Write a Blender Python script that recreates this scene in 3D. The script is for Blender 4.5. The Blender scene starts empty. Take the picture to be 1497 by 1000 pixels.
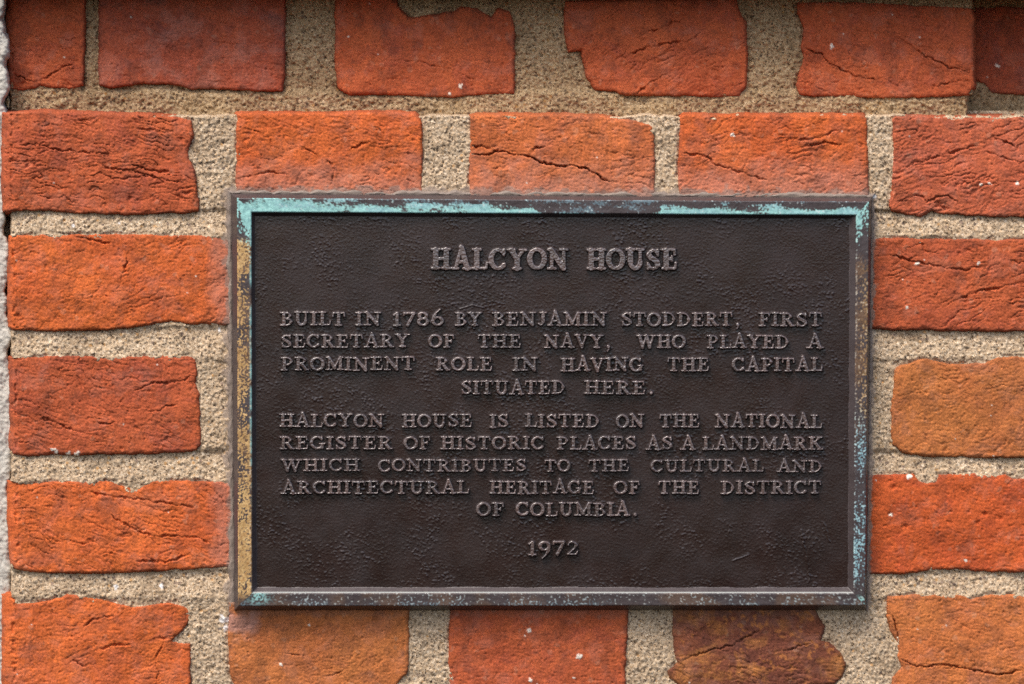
import bpy, bmesh, math
import numpy as np
from mathutils import Matrix, Vector

# ------------------------------------------------------------------ camera, sky, sun, exposure
scene = bpy.context.scene
Z0 = 1.5                                    # height of the plaque's centre above the pavement
YAW, PITCH, ROLL = 0.03655766, -0.04978588, 0.004661
CAM = np.array([-0.07639183, -1.42493874, Z0 + 0.10651775])
ca, sa = math.cos(YAW), math.sin(YAW)
cb, sb = math.cos(PITCH), math.sin(PITCH)
fwd = np.array([sa * cb, ca * cb, sb])
rt0 = np.array([ca, -sa, 0.0])
up0 = np.cross(rt0, fwd)
cc, sc_ = math.cos(ROLL), math.sin(ROLL)
RT = cc * rt0 + sc_ * up0
UP = -sc_ * rt0 + cc * up0
FPX = 85 / 36 * 1497

cam_data = bpy.data.cameras.new("camera")
cam = bpy.data.objects.new("camera", cam_data)
scene.collection.objects.link(cam)
cam_data.lens = 85
cam_data.sensor_width = 36
cam_data.clip_start = 0.05
cam_data.clip_end = 200
cam_data.dof.use_dof = True
cam_data.dof.focus_distance = 1.415
cam_data.dof.aperture_fstop = 5.0
m = Matrix.Identity(4)
for i in range(3):
    m[i][0], m[i][1], m[i][2], m[i][3] = RT[i], UP[i], -fwd[i], CAM[i]
cam.matrix_world = m
scene.camera = cam

SUN_DIR = Vector((-0.34, -0.44, 0.83)).normalized()      # towards the sun: high, left, in front of the wall
world = bpy.data.worlds.new("World")
scene.world = world
world.use_nodes = True
wn = world.node_tree.nodes
bg = wn["Background"]
sky = wn.new("ShaderNodeTexSky")
sky.sky_type = 'NISHITA'
sky.sun_disc = False
sky.sun_elevation = math.asin(SUN_DIR.z)
sky.sun_rotation = math.atan2(SUN_DIR.x, SUN_DIR.y)
sky.air_density = 1.0
sky.dust_density = 4.0
sky.ozone_density = 0.6
world.node_tree.links.new(sky.outputs[0], bg.inputs[0])
bg.inputs[1].default_value = 0.15

sun_data = bpy.data.lights.new("sun", 'SUN')
sun_data.energy = 1.5
sun_data.angle = math.radians(22)
sun_data.color = (1.0, 0.95, 0.88)
sun = bpy.data.objects.new("sun", sun_data)
sun.rotation_euler = (-SUN_DIR).to_track_quat('-Z', 'Y').to_euler()
sun.location = (-1, -1.5, 4)
scene.collection.objects.link(sun)

vs = scene.view_settings
vs.view_transform = 'Standard'
vs.look = 'None'
vs.exposure = 0.74
vs.gamma = 1.0
vs.use_curve_mapping = False
scene.cycles.use_denoising = False
scene.cycles.max_bounces = 6

# ------------------------------------------------------------------ helpers
PX = 0.0004                                  # one photo pixel on the wall is 0.4 mm
col = scene.collection


def pos(px, py, h):
    """world positions of wall points seen at photo pixel (px,py), h pixels (0.4 mm) proud of the brick face"""
    px = np.asarray(px, float); py = np.asarray(py, float); h = np.asarray(h, float)
    u = (px - 748.5) / FPX
    v = (500 - py) / FPX
    d = fwd + u[..., None] * RT + v[..., None] * UP
    t = (-h * PX - CAM[1]) / d[..., 1]
    return CAM + d * t[..., None]


_rs = np.random.RandomState(7)
_ang = _rs.rand(256, 256) * 2 * math.pi
_GX, _GY = np.cos(_ang), np.sin(_ang)
_RV = _rs.rand(256, 256)


def perlin(x, y, seed=0):
    x = x + seed * 37.13; y = y + seed * 91.71
    xi = np.floor(x).astype(int); yi = np.floor(y).astype(int)
    fx, fy = x - xi, y - yi
    u = fx * fx * fx * (fx * (fx * 6 - 15) + 10)
    v = fy * fy * fy * (fy * (fy * 6 - 15) + 10)

    def g(ix, iy, dx, dy):
        a, b = ix & 255, iy & 255
        return _GX[a, b] * dx + _GY[a, b] * dy
    n00 = g(xi, yi, fx, fy); n10 = g(xi + 1, yi, fx - 1, fy)
    n01 = g(xi, yi + 1, fx, fy - 1); n11 = g(xi + 1, yi + 1, fx - 1, fy - 1)
    a = n00 + u * (n10 - n00); b = n01 + u * (n11 - n01)
    return (a + v * (b - a)) * 1.5


def fbm(x, y, s, o=3, seed=0, gain=.5):
    r = 0; a = 1.0
    for k in range(o):
        r = r + a * perlin(x / s * 2 ** k, y / s * 2 ** k, seed + k * 5)
        a *= gain
    return r


def worley(x, y, s, seed=0):
    """distance to the nearest point (cell units) and that cell's random value"""
    x = x / s + seed * 13.7; y = y / s + seed * 7.3
    xi = np.floor(x).astype(int); yi = np.floor(y).astype(int)
    best = np.full(x.shape, 9.0); rid = np.zeros(x.shape)
    for dx in (-1, 0, 1):
        for dy in (-1, 0, 1):
            a, b = (xi + dx) & 255, (yi + dy) & 255
            px = xi + dx + _RV[a, b]; py = yi + dy + _RV[b, (a + 91) & 255]
            d = np.hypot(x - px, y - py)
            k = d < best
            best = np.where(k, d, best)
            rid = np.where(k, _RV[(a + 17) & 255, (b + 53) & 255], rid)
    return best, rid


def sstep(a, b, x):
    t = np.clip((x - a) / (b - a), 0, 1)
    return t * t * (3 - 2 * t)


def poly_sd(poly, x, y):
    """signed distance to a closed outline, negative inside"""
    P = np.array(poly, float); Q = np.roll(P, -1, 0)
    best = np.full(x.shape, 1e9); inside = np.zeros(x.shape, bool)
    for (ax, ay), (bx, by) in zip(P, Q):
        ex, ey = bx - ax, by - ay
        wx, wy = x - ax, y - ay
        t = np.clip((wx * ex + wy * ey) / max(ex * ex + ey * ey, 1e-9), 0, 1)
        best = np.minimum(best, (wx - t * ex) ** 2 + (wy - t * ey) ** 2)
        if ay != by:
            c = (ay > y) != (by > y)
            inside ^= c & (x < ex * (y - ay) / (by - ay) + ax)
    d = np.sqrt(best)
    return np.where(inside, -d, d)


def line_d(pts, x, y):
    best = np.full(x.shape, 1e9)
    for (ax, ay), (bx, by) in zip(pts[:-1], pts[1:]):
        ex, ey = bx - ax, by - ay
        wx, wy = x - ax, y - ay
        t = np.clip((wx * ex + wy * ey) / max(ex * ex + ey * ey, 1e-9), 0, 1)
        best = np.minimum(best, (wx - t * ex) ** 2 + (wy - t * ey) ** 2)
    return np.sqrt(best)


def link_mesh(name, V, F, mat, parent=None, attrs=None, weld=False):
    me = bpy.data.meshes.new(name)
    n, f = len(V), len(F)
    me.vertices.add(n)
    me.vertices.foreach_set("co", np.ascontiguousarray(V, np.float32).ravel())
    me.loops.add(f * 4)
    me.loops.foreach_set("vertex_index", np.ascontiguousarray(F, np.int32).ravel())
    me.polygons.add(f)
    me.polygons.foreach_set("loop_start", np.arange(0, f * 4, 4, dtype=np.int32))
    me.polygons.foreach_set("use_smooth", np.ones(f, bool))
    for k, a in (attrs or {}).items():
        at = me.attributes.new(k, 'FLOAT', 'POINT')
        at.data.foreach_set("value", np.ascontiguousarray(a, np.float32))
    me.update(calc_edges=True)
    me.validate()
    if weld:
        bm = bmesh.new(); bm.from_mesh(me)
        bmesh.ops.remove_doubles(bm, verts=bm.verts, dist=1e-6)
        bm.to_mesh(me); bm.free()
    me.materials.append(mat)
    o = bpy.data.objects.new(name, me)
    col.objects.link(o)
    if parent:
        o.parent = parent
    return o


def grid_mesh(name, x, y, h, keep, mat, parent=None, attrs=None):
    """height-field sheet: x,y,h are 2-D arrays, keep says which vertices survive"""
    ny, nx = x.shape
    idx = np.arange(ny * nx).reshape(ny, nx)
    a, b, c, d = idx[:-1, :-1], idx[1:, :-1], idx[1:, 1:], idx[:-1, 1:]
    k = keep[:-1, :-1] & keep[1:, :-1] & keep[1:, 1:] & keep[:-1, 1:]
    F = np.stack([a[k], b[k], c[k], d[k]], -1)
    used = np.zeros(ny * nx, bool); used[F.ravel()] = True
    new = np.cumsum(used) - 1
    V = pos(x, y, h).reshape(-1, 3)[used]
    at = {n: v.ravel()[used] for n, v in (attrs or {}).items()}
    return link_mesh(name, V, new[F], mat, parent, at)


def empty(name, loc, label, cat):
    o = bpy.data.objects.new(name, None)
    o.location = loc
    o.empty_display_size = 0.05
    col.objects.link(o)
    o["label"] = label; o["category"] = cat
    return o


def adopt(o, parent):
    o.parent = parent
    o.matrix_parent_inverse = Matrix.Translation(-Vector(parent.location))


# ------------------------------------------------------------------ materials
class NT:
    def __init__(self, name):
        self.m = bpy.data.materials.new(name)
        self.m.use_nodes = True
        self.t = self.m.node_tree
        self.n = self.t.nodes
        self.b = self.n["Principled BSDF"]
        self.tc = self.n.new("ShaderNodeTexCoord").outputs["Object"]

    def link(self, a, b): self.t.links.new(a, b)

    def setin(self, sock, v):
        if hasattr(v, "links"): self.link(v, sock)
        else: sock.default_value = v if not isinstance(v, tuple) or len(v) == 4 else (*v, 1)

    def noise(self, scale, detail=3, rough=.55, dist=0, w=0.0):
        q = self.n.new("ShaderNodeTexNoise"); q.noise_dimensions = '4D'
        q.inputs["Scale"].default_value = scale; q.inputs["Detail"].default_value = detail
        q.inputs["Roughness"].default_value = rough; q.inputs["Distortion"].default_value = dist
        self.setin(q.inputs["W"], w)
        self.link(self.tc, q.inputs["Vector"])
        return q.outputs["Fac"]

    def voro(self, scale, out="Color", feature='F1'):
        q = self.n.new("ShaderNodeTexVoronoi"); q.feature = feature
        q.inputs["Scale"].default_value = scale
        self.link(self.tc, q.inputs["Vector"])
        return q.outputs[out]

    def ramp(self, fac, stops, interp='LINEAR'):
        q = self.n.new("ShaderNodeValToRGB"); e = q.color_ramp.elements
        q.color_ramp.interpolation = interp
        while len(e) < len(stops): e.new(.5)
        for el, (p, c) in zip(e, stops):
            el.position = p; el.color = (*c, 1) if isinstance(c, tuple) else (c, c, c, 1)
        self.link(fac, q.inputs[0])
        return q.outputs[0]

    def mix(self, fac, a, b, mode='MIX'):
        q = self.n.new("ShaderNodeMix"); q.data_type = 'RGBA'; q.blend_type = mode
        self.setin(q.inputs[0], fac); self.setin(q.inputs[6], a); self.setin(q.inputs[7], b)
        return q.outputs[2]

    def math(self, op, a, b=0.0):
        q = self.n.new("ShaderNodeMath"); q.operation = op
        self.setin(q.inputs[0], a); self.setin(q.inputs[1], b)
        return q.outputs[0]

    def attr(self, name, kind='GEOMETRY', out="Fac"):
        q = self.n.new("ShaderNodeAttribute"); q.attribute_name = name; q.attribute_type = kind
        return q.outputs[out]

    def bump(self, h, strength, dist):
        q = self.n.new("ShaderNodeBump")
        q.inputs["Strength"].default_value = strength; q.inputs["Distance"].default_value = dist
        self.link(h, q.inputs["Height"]); self.link(q.outputs[0], self.b.inputs["Normal"])

    def done(self, color, rough, spec=.5, metal=0.0):
        self.setin(self.b.inputs["Base Color"], color); self.setin(self.b.inputs["Roughness"], rough)
        self.b.inputs["Specular IOR Level"].default_value = spec
        self.setin(self.b.inputs["Metallic"], metal)
        return self.m


def brick_mat():
    t = NT("fired_clay")
    w = t.attr("seed", 'OBJECT')
    A = t.attr("clay_a", 'OBJECT', "Color"); B = t.attr("clay_b", 'OBJECT', "Color"); Cc = t.attr("clay_c", 'OBJECT', "Color")
    n1 = t.ramp(t.noise(26, 4, .6, .6, w), [(.36, 0.0), (.64, 1.0)])
    n2 = t.ramp(t.noise(60, 5, .65, .8, w), [(.50, 0.0), (.72, 1.0)])
    c = t.mix(n1, A, B)
    c = t.mix(n2, c, Cc)
    # sandy clay grain and darker inclusions
    g = t.ramp(t.noise(900, 3, .6, 0, w), [(.30, .62), (.5, 1.0), (.72, 1.32)])
    c = t.mix(1.0, c, g, 'MULTIPLY')
    g2 = t.ramp(t.noise(190, 4, .7, 0, w), [(.30, .82), (.5, 1.0), (.70, 1.14)])
    c = t.mix(1.0, c, g2, 'MULTIPLY')
    v = t.n.new("ShaderNodeSeparateColor"); t.link(t.voro(420), v.inputs[0])
    dark = t.ramp(v.outputs[0], [(.0, 1.0), (.03, 0.0)], 'LINEAR')
    c = t.mix(t.math('MULTIPLY', dark, .3), c, (.05, .02, .018))
    pale = t.ramp(v.outputs[1], [(.97, 0.0), (.995, 1.0)])
    c = t.mix(t.math('MULTIPLY', pale, .14), c, (.55, .38, .26))
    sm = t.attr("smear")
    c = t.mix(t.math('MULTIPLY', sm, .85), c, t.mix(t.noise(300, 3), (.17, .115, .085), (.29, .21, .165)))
    bloom = t.attr("bloom")
    c = t.mix(bloom, c, (.42, .22, .17))
    rust = t.attr("scorch")
    c = t.mix(rust, c, (.055, .026, .020))
    c = t.mix(t.attr("ochre"), c, (.40, .145, .042))
    spot = t.attr("spot")
    c = t.mix(spot, c, (.74, .66, .56))
    t.bump(t.noise(1500, 4, .65), .55, .0004)
    return t.done(c, .88, .25)


def mortar_mat(name, tint):
    t = NT(name)
    v = t.n.new("ShaderNodeSeparateColor"); t.link(t.voro(1150), v.inputs[0])
    base = t.ramp(v.outputs[0], [(.0, (.10, .075, .055)), (.09, (.22, .165, .115)), (.16, (.42, .33, .235)), (.50, (.50, .405, .295)),
                                 (.80, (.58, .485, .37)), (.93, (.70, .62, .51)), (1.0, (.52, .36, .20))])
    big = t.ramp(t.noise(45, 4, .6), [(.28, (.62, .58, .54)), (.45, (.92, .90, .87)), (.58, (1.03, 1.02, 1.0)), (.78, (1.16, 1.15, 1.12))])
    c = t.mix(1.0, base, big, 'MULTIPLY')
    v2 = t.n.new("ShaderNodeSeparateColor"); t.link(t.voro(330), v2.inputs[0])
    dist = t.voro(330, "Distance")
    core = t.ramp(dist, [(.26, 1.0), (.38, 0.0)])
    pick = t.math('MULTIPLY', core, t.ramp(v2.outputs[1], [(.68, 0.0), (.72, 1.0)]))
    stone = t.ramp(v2.outputs[2], [(0, (.10, .075, .07)), (.25, (.24, .18, .15)), (.5, (.72, .64, .52)), (.8, (.50, .30, .13)), (1, (.80, .76, .68))], 'CONSTANT')
    c = t.mix(t.math('MULTIPLY', pick, .8), c, stone)
    fine = t.ramp(t.noise(1900, 2, .6), [(.3, .62), (.5, 1.0), (.7, 1.25)])
    c = t.mix(1.0, c, fine, 'MULTIPLY')
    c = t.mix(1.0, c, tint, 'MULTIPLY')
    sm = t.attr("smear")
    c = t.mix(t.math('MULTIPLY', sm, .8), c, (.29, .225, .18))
    c = t.mix(t.attr("spot"), c, (.74, .70, .66))
    t.bump(t.noise(2100, 3, .6), .5, .0004)
    return t.done(c, .92, .2)


def bronze_mat(name, lo, hi, rough, worn=None, ior=1.6):
    t = NT(name)
    c = t.mix(t.ramp(t.noise(38, 5, .65, .5), [(.35, 0.0), (.68, 1.0)]), lo, hi)
    c = t.mix(t.ramp(t.noise(14, 4, .6), [(.45, 0.0), (.75, .5)]), c, (.028, .016, .012))
    if worn:
        c = t.mix(t.math('MULTIPLY', t.attr("crown"), t.ramp(t.noise(70, 4, .7), [(.40, .25), (.62, 1.0)])), c, worn)
    r = t.ramp(t.noise(60, 4), [(.35, rough - .07), (.65, rough + .10)])
    t.bump(t.noise(1700, 2, .5), .2, .0003)
    t.m["note"] = "cast metal"
    t.b.inputs["IOR"].default_value = ior
    return t.done(c, r, .55, .0)


def frame_mat():
    t = NT("frame_patina")
    c = t.mix(t.noise(60, 5, .65), (.034, .025, .025), (.072, .055, .056))
    g = t.attr("gilt")
    gold = t.mix(t.ramp(t.noise(420, 4, .7), [(.35, 0.0), (.65, 1.0)]), (.42, .22, .07), (.95, .66, .29))
    c = t.mix(g, c, gold)
    r = t.attr("rust")
    c = t.mix(t.math('MULTIPLY', r, .8), c, t.mix(t.noise(500, 4, .7), (.13, .06, .025), (.30, .16, .055)))
    vd = t.attr("verdigris")
    tq = t.mix(t.ramp(t.noise(330, 4, .7), [(.32, 0.0), (.62, 1.0)]), (.13, .29, .29), (.34, .65, .60))
    c = t.mix(vd, c, tq)
    bl = t.attr("blue")
    c = t.mix(bl, c, t.mix(t.noise(400, 2), (.10, .24, .32), (.34, .52, .58)))
    wh = t.attr("fleck_glint")
    c = t.mix(wh, c, (.62, .66, .62))
    rough = t.math('ADD', t.math('MULTIPLY', vd, .35), .42)
    t.bump(t.noise(1300, 3, .6), .25, .0003)
    return t.done(c, rough, .55, t.math('MULTIPLY', g, .15))


def sealant_mat():
    t = NT("grey_sealant")
    c = t.mix(t.noise(160, 5, .7), (.13, .098, .078), (.28, .225, .185))
    t.bump(t.noise(700, 4, .6), .5, .0005)
    return t.done(c, .6, .4)


def stucco_mat():
    t = NT("pale_stucco")
    c = t.mix(t.noise(90, 5, .65), (.38, .355, .31), (.58, .55, .49))
    v = t.n.new("ShaderNodeSeparateColor"); t.link(t.voro(900), v.inputs[0])
    c = t.mix(t.ramp(v.outputs[0], [(.0, .6), (.08, 0.0)]), c, (.22, .18, .15))
    t.bump(t.noise(900, 4, .6), .6, .0006)
    return t.done(c, .93, .2)


M_BRICK = brick_mat()
M_MORTAR = mortar_mat("sandy_mortar", (.96, .89, .81))
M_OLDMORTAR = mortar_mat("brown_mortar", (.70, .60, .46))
M_PANEL = bronze_mat("dark_bronze", (.0150, .0074, .0060), (.0250, .0128, .0108), .30, ior=1.55)
M_LETTER = bronze_mat("worn_bronze", (.028, .0205, .0205), (.050, .037, .036), .26, worn=(.118, .076, .067), ior=2.1)
M_FRAME = frame_mat()
M_SEAL = sealant_mat()
M_STUCCO = stucco_mat()

# ------------------------------------------------------------------ the plaque's outlines (photo pixels)
OUT = np.array([(337.8, 283.4), (1274.4, 289.0), (1266.6, 891.5), (342.6, 892.0)])     # TL TR BR BL, at the wall
FAC0 = np.array([(346.6, 289.4), (1270.6, 294.6), (1264.2, 885.0), (348.2, 886.0)])    # outer edge of the flat face
FAC1 = np.array([(367.4, 310.0), (1252.0, 314.2), (1248.1, 867.6), (368.6, 867.3)])    # inner edge of the face
INN = np.array([(372.2, 315.5), (1242.5, 319.5), (1240.0, 859.2), (375.5, 859.0)])     # where the panel begins
H_FACE, H_PANEL = 30.0, 20.5

# ------------------------------------------------------------------ bricks
wall = empty("brick_wall", pos(300, 1000, 0), "weathered orange brick wall with sandy mortar joints behind the dark plaque", "wall")

# clay palettes: main, second, third (base colours)
RED = ((.43, .098, .034), (.37, .078, .029), (.33, .074, .038))
ORANGE = ((.55, .126, .030), (.48, .098, .026), (.43, .108, .048))
TAN = ((.50, .160, .046), (.46, .134, .040), (.40, .130, .060))
UMBER = ((.45, .152, .044), (.40, .122, .038), (.33, .108, .042))
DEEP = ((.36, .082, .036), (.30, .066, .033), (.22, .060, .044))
PINK = ((.48, .116, .044), (.42, .098, .044), (.38, .105, .062))
SCORCH = ((.20, .064, .030), (.135, .042, .026), (.42, .165, .045))

BRICKS = []      # (outline, options)


def B(poly, clay, **k):
    BRICKS.append((poly, clay, k))


UPH = -62.0       # how far the upper courses stand back (px)
UPH2 = -150.0     # the deep recess at the upper right
# upper, set-back course
B([(6, -24), (125, -24), (124, 60), (121, 124), (100, 131), (60, 126), (35, 132), (16, 132), (11, 110), (6, 60)], RED, h0=UPH, seed=1, ang=.35, fold=.8, left=12, spall=.6, cracks=[[(54, 120), (72, 112), (92, 98), (112, 92)], [(20, 108), (40, 118), (58, 121)]], pits=[(35, 122, 6), (24, 116, 5), (12, 60, 5), (11, 85, 4)],
  label="corner brick of the set-back upper course")
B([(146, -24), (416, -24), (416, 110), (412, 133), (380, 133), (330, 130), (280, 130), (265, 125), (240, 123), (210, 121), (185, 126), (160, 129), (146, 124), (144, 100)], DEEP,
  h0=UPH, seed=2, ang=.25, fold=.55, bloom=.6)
B([(490, -8), (578, -8), (582, 10), (597, 27), (640, 21), (663, 18), (673, 10), (697, 13), (718, 26), (728, 12), (745, 18), (753, 40), (752, 100), (752, 137), (700, 139), (660, 142), (600, 140), (545, 138), (510, 140), (495, 128), (490, 100)],
  RED, h0=UPH, seed=3, ang=.1, fold=.2, spots=[(674, 125, 4.2), (656, 137, 2.5), (509, 53, 2)], cracks=[[(548, 92), (580, 88), (622, 93), (660, 103), (700, 118)]], cdepth=1.2)
B([(827, 2), (880, 1), (960, 0), (1075, -2), (1082, 22), (1091, 32), (1092, 100), (1090, 128), (1080, 140), (1060, 142), (1000, 140), (930, 140), (903, 137), (898, 133), (870, 132), (857, 112), (852, 88), (850, 74), (830, 76), (825, 50)],
  RED, h0=UPH, seed=4, ang=-.5, fold=.8, cracks=[[(918, 80), (940, 72), (962, 66), (985, 62), (1005, 60), (1030, 45)], [(930, 138), (955, 118), (985, 104)], [(945, 48), (975, 38), (1000, 26)]])
B([(1165, 4), (1200, 3), (1280, 4), (1350, 9), (1420, 12), (1424, 20), (1424, 128), (1415, 139), (1370, 142), (1320, 143), (1290, 144), (1240, 141), (1190, 141), (1168, 138), (1163, 125), (1168, 105), (1175, 85), (1171, 68), (1175, 40), (1166, 22)],
  RED, h0=UPH, seed=5, ang=.35, fold=.7, skirt=110, spots=[(1215, 67, 4)], cracks=[[(1178, 72), (1200, 80), (1222, 98), (1250, 112), (1290, 118)], [(1335, 72), (1365, 88), (1392, 100), (1424, 106)], [(1335, 70), (1320, 58), (1300, 55)], [(1360, 128), (1385, 122), (1420, 116)]])
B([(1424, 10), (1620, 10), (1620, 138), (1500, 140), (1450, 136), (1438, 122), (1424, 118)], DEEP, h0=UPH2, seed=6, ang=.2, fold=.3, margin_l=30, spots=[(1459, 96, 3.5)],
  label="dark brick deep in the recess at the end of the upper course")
# first course of the projecting wall
B([(3, 165), (60, 162), (140, 165), (200, 167), (255, 170), (280, 176), (282, 195), (281, 205), (276, 215), (276, 232), (284, 245), (287, 265), (288, 285), (292, 300), (290, 308), (270, 311), (230, 312), (200, 314), (150, 313), (100, 311), (60, 308), (20, 308), (4, 310), (2, 280), (2, 200)],
  RED, seed=11, ang=.06, fold=1.3, left=15, top=80, label="deeply wrinkled red corner brick",
  cracks=[[(30, 212), (52, 210), (78, 219), (120, 222), (165, 226)], [(150, 246), (190, 250), (240, 262), (272, 268)], [(190, 240), (225, 250), (270, 254)], [(50, 282), (70, 290), (95, 288), (118, 303)]],
  pits=[(190, 291, 6), (232, 218, 4), (265, 205, 6)])
B([(346, 166), (420, 165), (480, 166), (520, 164), (580, 164), (608, 167), (616, 175), (617, 190), (618, 300), (345, 300), (344, 260), (346, 210)], ORANGE, seed=12, ang=.25, fold=.7, top=80,
  cracks=[[(348, 262), (365, 258), (390, 252), (425, 255)], [(478, 234), (490, 248), (486, 262), (480, 278)], [(440, 214), (455, 222), (468, 232)], [(506, 222), (520, 214), (545, 206)]], bloomy=245)
B([(688, 170), (700, 167), (760, 167), (830, 168), (880, 170), (920, 175), (948, 181), (956, 186), (957, 200), (957, 300), (686, 300), (686, 230)], ((.50, .138, .042), (.47, .120, .038), (.42, .122, .058)), seed=13, ang=.05, fold=.55, top=80, bloomy=250,
  cracks=[[(691, 226), (712, 227), (722, 222), (735, 221), (752, 226), (770, 228), (788, 237), (802, 240), (815, 243), (835, 241), (858, 247), (880, 260), (895, 268)], [(690, 213), (712, 216), (720, 220)], [(780, 218), (795, 215), (805, 211)]], cdepth=5.5,
  pits=[(755, 171, 5), (717, 172, 3)], label="tan orange brick split by a long jagged crack")
B([(994, 172), (1000, 168), (1100, 168), (1200, 168), (1262, 168), (1267, 174), (1269, 220), (1270, 285), (1265, 300), (993, 300), (991, 260), (993, 210)], ORANGE, seed=14, ang=-.2, fold=.7, top=80, bloomy=242,
  cracks=[[(997, 225), (1020, 227), (1034, 229), (1042, 238), (1070, 248), (1086, 252), (1100, 258), (1125, 264)], [(1086, 248), (1097, 234)], [(1125, 250), (1140, 242)], [(1160, 206), (1200, 202), (1228, 188)], [(1170, 214), (1205, 208), (1235, 215)]], spots=[(1071, 197, 3)])
B([(1304, 174), (1310, 170), (1400, 171), (1620, 172), (1620, 318), (1460, 317), (1420, 315), (1400, 312), (1380, 314), (1362, 308), (1345, 317), (1320, 312), (1304, 308), (1300, 300), (1302, 280), (1305, 250), (1306, 210)],
  PINK, seed=15, ang=-.32, fold=1.05, top=90, spots=[(1447, 268, 3), (1434, 270, 3), (1488, 268, 2.5)],
  cracks=[[(1310, 250), (1345, 236), (1380, 226), (1420, 215), (1440, 214)], [(1312, 296), (1330, 288), (1345, 286), (1355, 296), (1368, 288), (1385, 287), (1405, 298)], [(1450, 200), (1475, 210), (1497, 218)], [(1440, 222), (1465, 230), (1497, 240)]],
  pits=[(1372, 300, 9), (1382, 305, 8)], label="wrinkled red brick with a chipped lower edge")
# second course
B([(14, 345), (60, 343), (130, 342), (220, 343), (300, 344), (330, 346), (345, 346), (345, 474), (330, 475), (290, 474), (250, 471), (232, 473), (200, 477), (160, 482), (110, 483), (60, 484), (20, 482), (12, 478), (11, 400)],
  ORANGE, seed=21, ang=-.35, fold=.5, left=9, cracks=[[(186, 374), (183, 395), (178, 412), (166, 430)], [(110, 345), (140, 352), (170, 358)], [(150, 430), (160, 436)], [(225, 440), (245, 434), (262, 432)]],
  pits=[(26, 462, 8), (155, 433, 4), (20, 372, 4)], bloomx=304, label="bright orange brick left of the plaque's upper half")
B([(1255, 349), (1300, 347), (1400, 349), (1620, 352), (1620, 484), (1450, 484), (1400, 484), (1340, 482), (1300, 482), (1255, 480)], RED, seed=22, ang=-.25, fold=1.05,
  spots=[(1342, 386, 4), (1431, 385, 3), (1326, 449, 3)], cracks=[[(1300, 372), (1330, 380), (1375, 390), (1410, 396), (1440, 388)], [(1395, 440), (1425, 428), (1460, 420), (1497, 412)]])
# third course
B([(13, 522), (60, 521), (120, 520), (180, 522), (240, 520), (280, 521), (286, 526), (288, 545), (286, 560), (291, 575), (293, 600), (293, 650), (288, 658), (270, 661), (240, 662), (200, 664), (150, 663), (120, 665), (80, 664), (40, 667), (20, 664), (13, 655), (14, 600)],
  RED, seed=31, ang=.2, fold=.75, left=10, cracks=[[(133, 549), (143, 556), (158, 559)], [(195, 573), (205, 568), (222, 560), (245, 560), (268, 556), (284, 546)], [(138, 618), (158, 620), (176, 618)], [(215, 600), (232, 602), (245, 594), (264, 590)], [(118, 522), (115, 540)], [(60, 610), (80, 618), (110, 630), (135, 636)], [(22, 644), (40, 648), (60, 654)]],
  pits=[(200, 627, 5), (210, 637, 3), (178, 655, 5)], spots=[(78, 657, 4), (82, 662, 4), (100, 663, 4), (113, 664, 5)])
B([(1308, 540), (1315, 534), (1335, 530), (1345, 525), (1352, 524), (1370, 527), (1385, 532), (1410, 532), (1440, 530), (1455, 522), (1480, 521), (1620, 519), (1620, 669), (1450, 669), (1400, 668), (1350, 667), (1320, 662), (1304, 650), (1302, 600)],
  UMBER, seed=32, ang=-.3, fold=.5, label="brown orange brick with a rounded upper corner")
# fourth course
B([(10, 702), (24, 703), (30, 707), (80, 704), (165, 703), (172, 709), (185, 711), (200, 716), (212, 709), (225, 702), (300, 703), (330, 705), (345, 705), (345, 830), (320, 829), (280, 832), (220, 835), (160, 838), (100, 838), (40, 836), (20, 832), (15, 820), (10, 760)],
  ORANGE, seed=41, ang=.35, fold=.75, left=15, bloomx=306, cracks=[[(125, 718), (150, 724), (190, 728), (245, 736), (290, 742)], [(160, 752), (180, 764), (210, 780), (240, 784), (285, 785), (312, 796)], [(100, 792), (125, 795), (150, 788)], [(200, 820), (240, 822), (280, 810)]], pits=[(132, 789, 5), (24, 766, 3), (23, 788, 3)])
B([(1255, 694), (1300, 694), (1335, 693), (1343, 703), (1352, 707), (1368, 703), (1372, 694), (1420, 692), (1470, 695), (1480, 700), (1620, 698), (1620, 836), (1480, 836), (1440, 836), (1400, 832), (1360, 834), (1320, 839), (1290, 839), (1255, 838)],
  ((.50, .100, .024), (.44, .080, .022), (.40, .072, .026)), seed=42, ang=0, fold=.12, pits=[(1440, 752, 7), (1430, 764, 5), (1462, 758, 5), (1306, 712, 7), (1428, 733, 3), (1370, 750, 4), (1300, 752, 4), (1325, 770, 7)],
  spots=[(1302, 753, 3), (1330, 697, 5), (1411, 819, 3)], label="vivid smooth orange brick with small dark pits")
# fifth course
B([(2, 868), (15, 867), (20, 874), (25, 882), (60, 880), (85, 873), (97, 868), (120, 868), (130, 874), (150, 876), (170, 882), (195, 888), (220, 884), (245, 882), (250, 882), (270, 887), (279, 893), (278, 905), (270, 918), (256, 932), (252, 938), (262, 940), (278, 941), (279, 960), (277, 1014), (2, 1014)],
  ORANGE, seed=51, ang=-.35, fold=.5, left=18, cracks=[[(238, 940), (228, 962), (232, 985), (225, 1000)], [(120, 915), (140, 906), (175, 898)], [(105, 965), (125, 975), (133, 970)], [(215, 938), (235, 932), (252, 934)], [(145, 950), (170, 942), (195, 944)]])
B([(335, 880), (598, 880), (598, 930), (598, 970), (595, 985), (585, 995), (575, 1012), (345, 1012), (336, 985), (334, 940)], UMBER, seed=52, ang=-.3, fold=.4, spots=[(411, 972, 3), (452, 914, 2)], bloomtl=(345, 910, 26),
  cracks=[[(470, 990), (490, 985), (510, 978)], [(415, 955), (430, 957), (445, 960)]])
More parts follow.
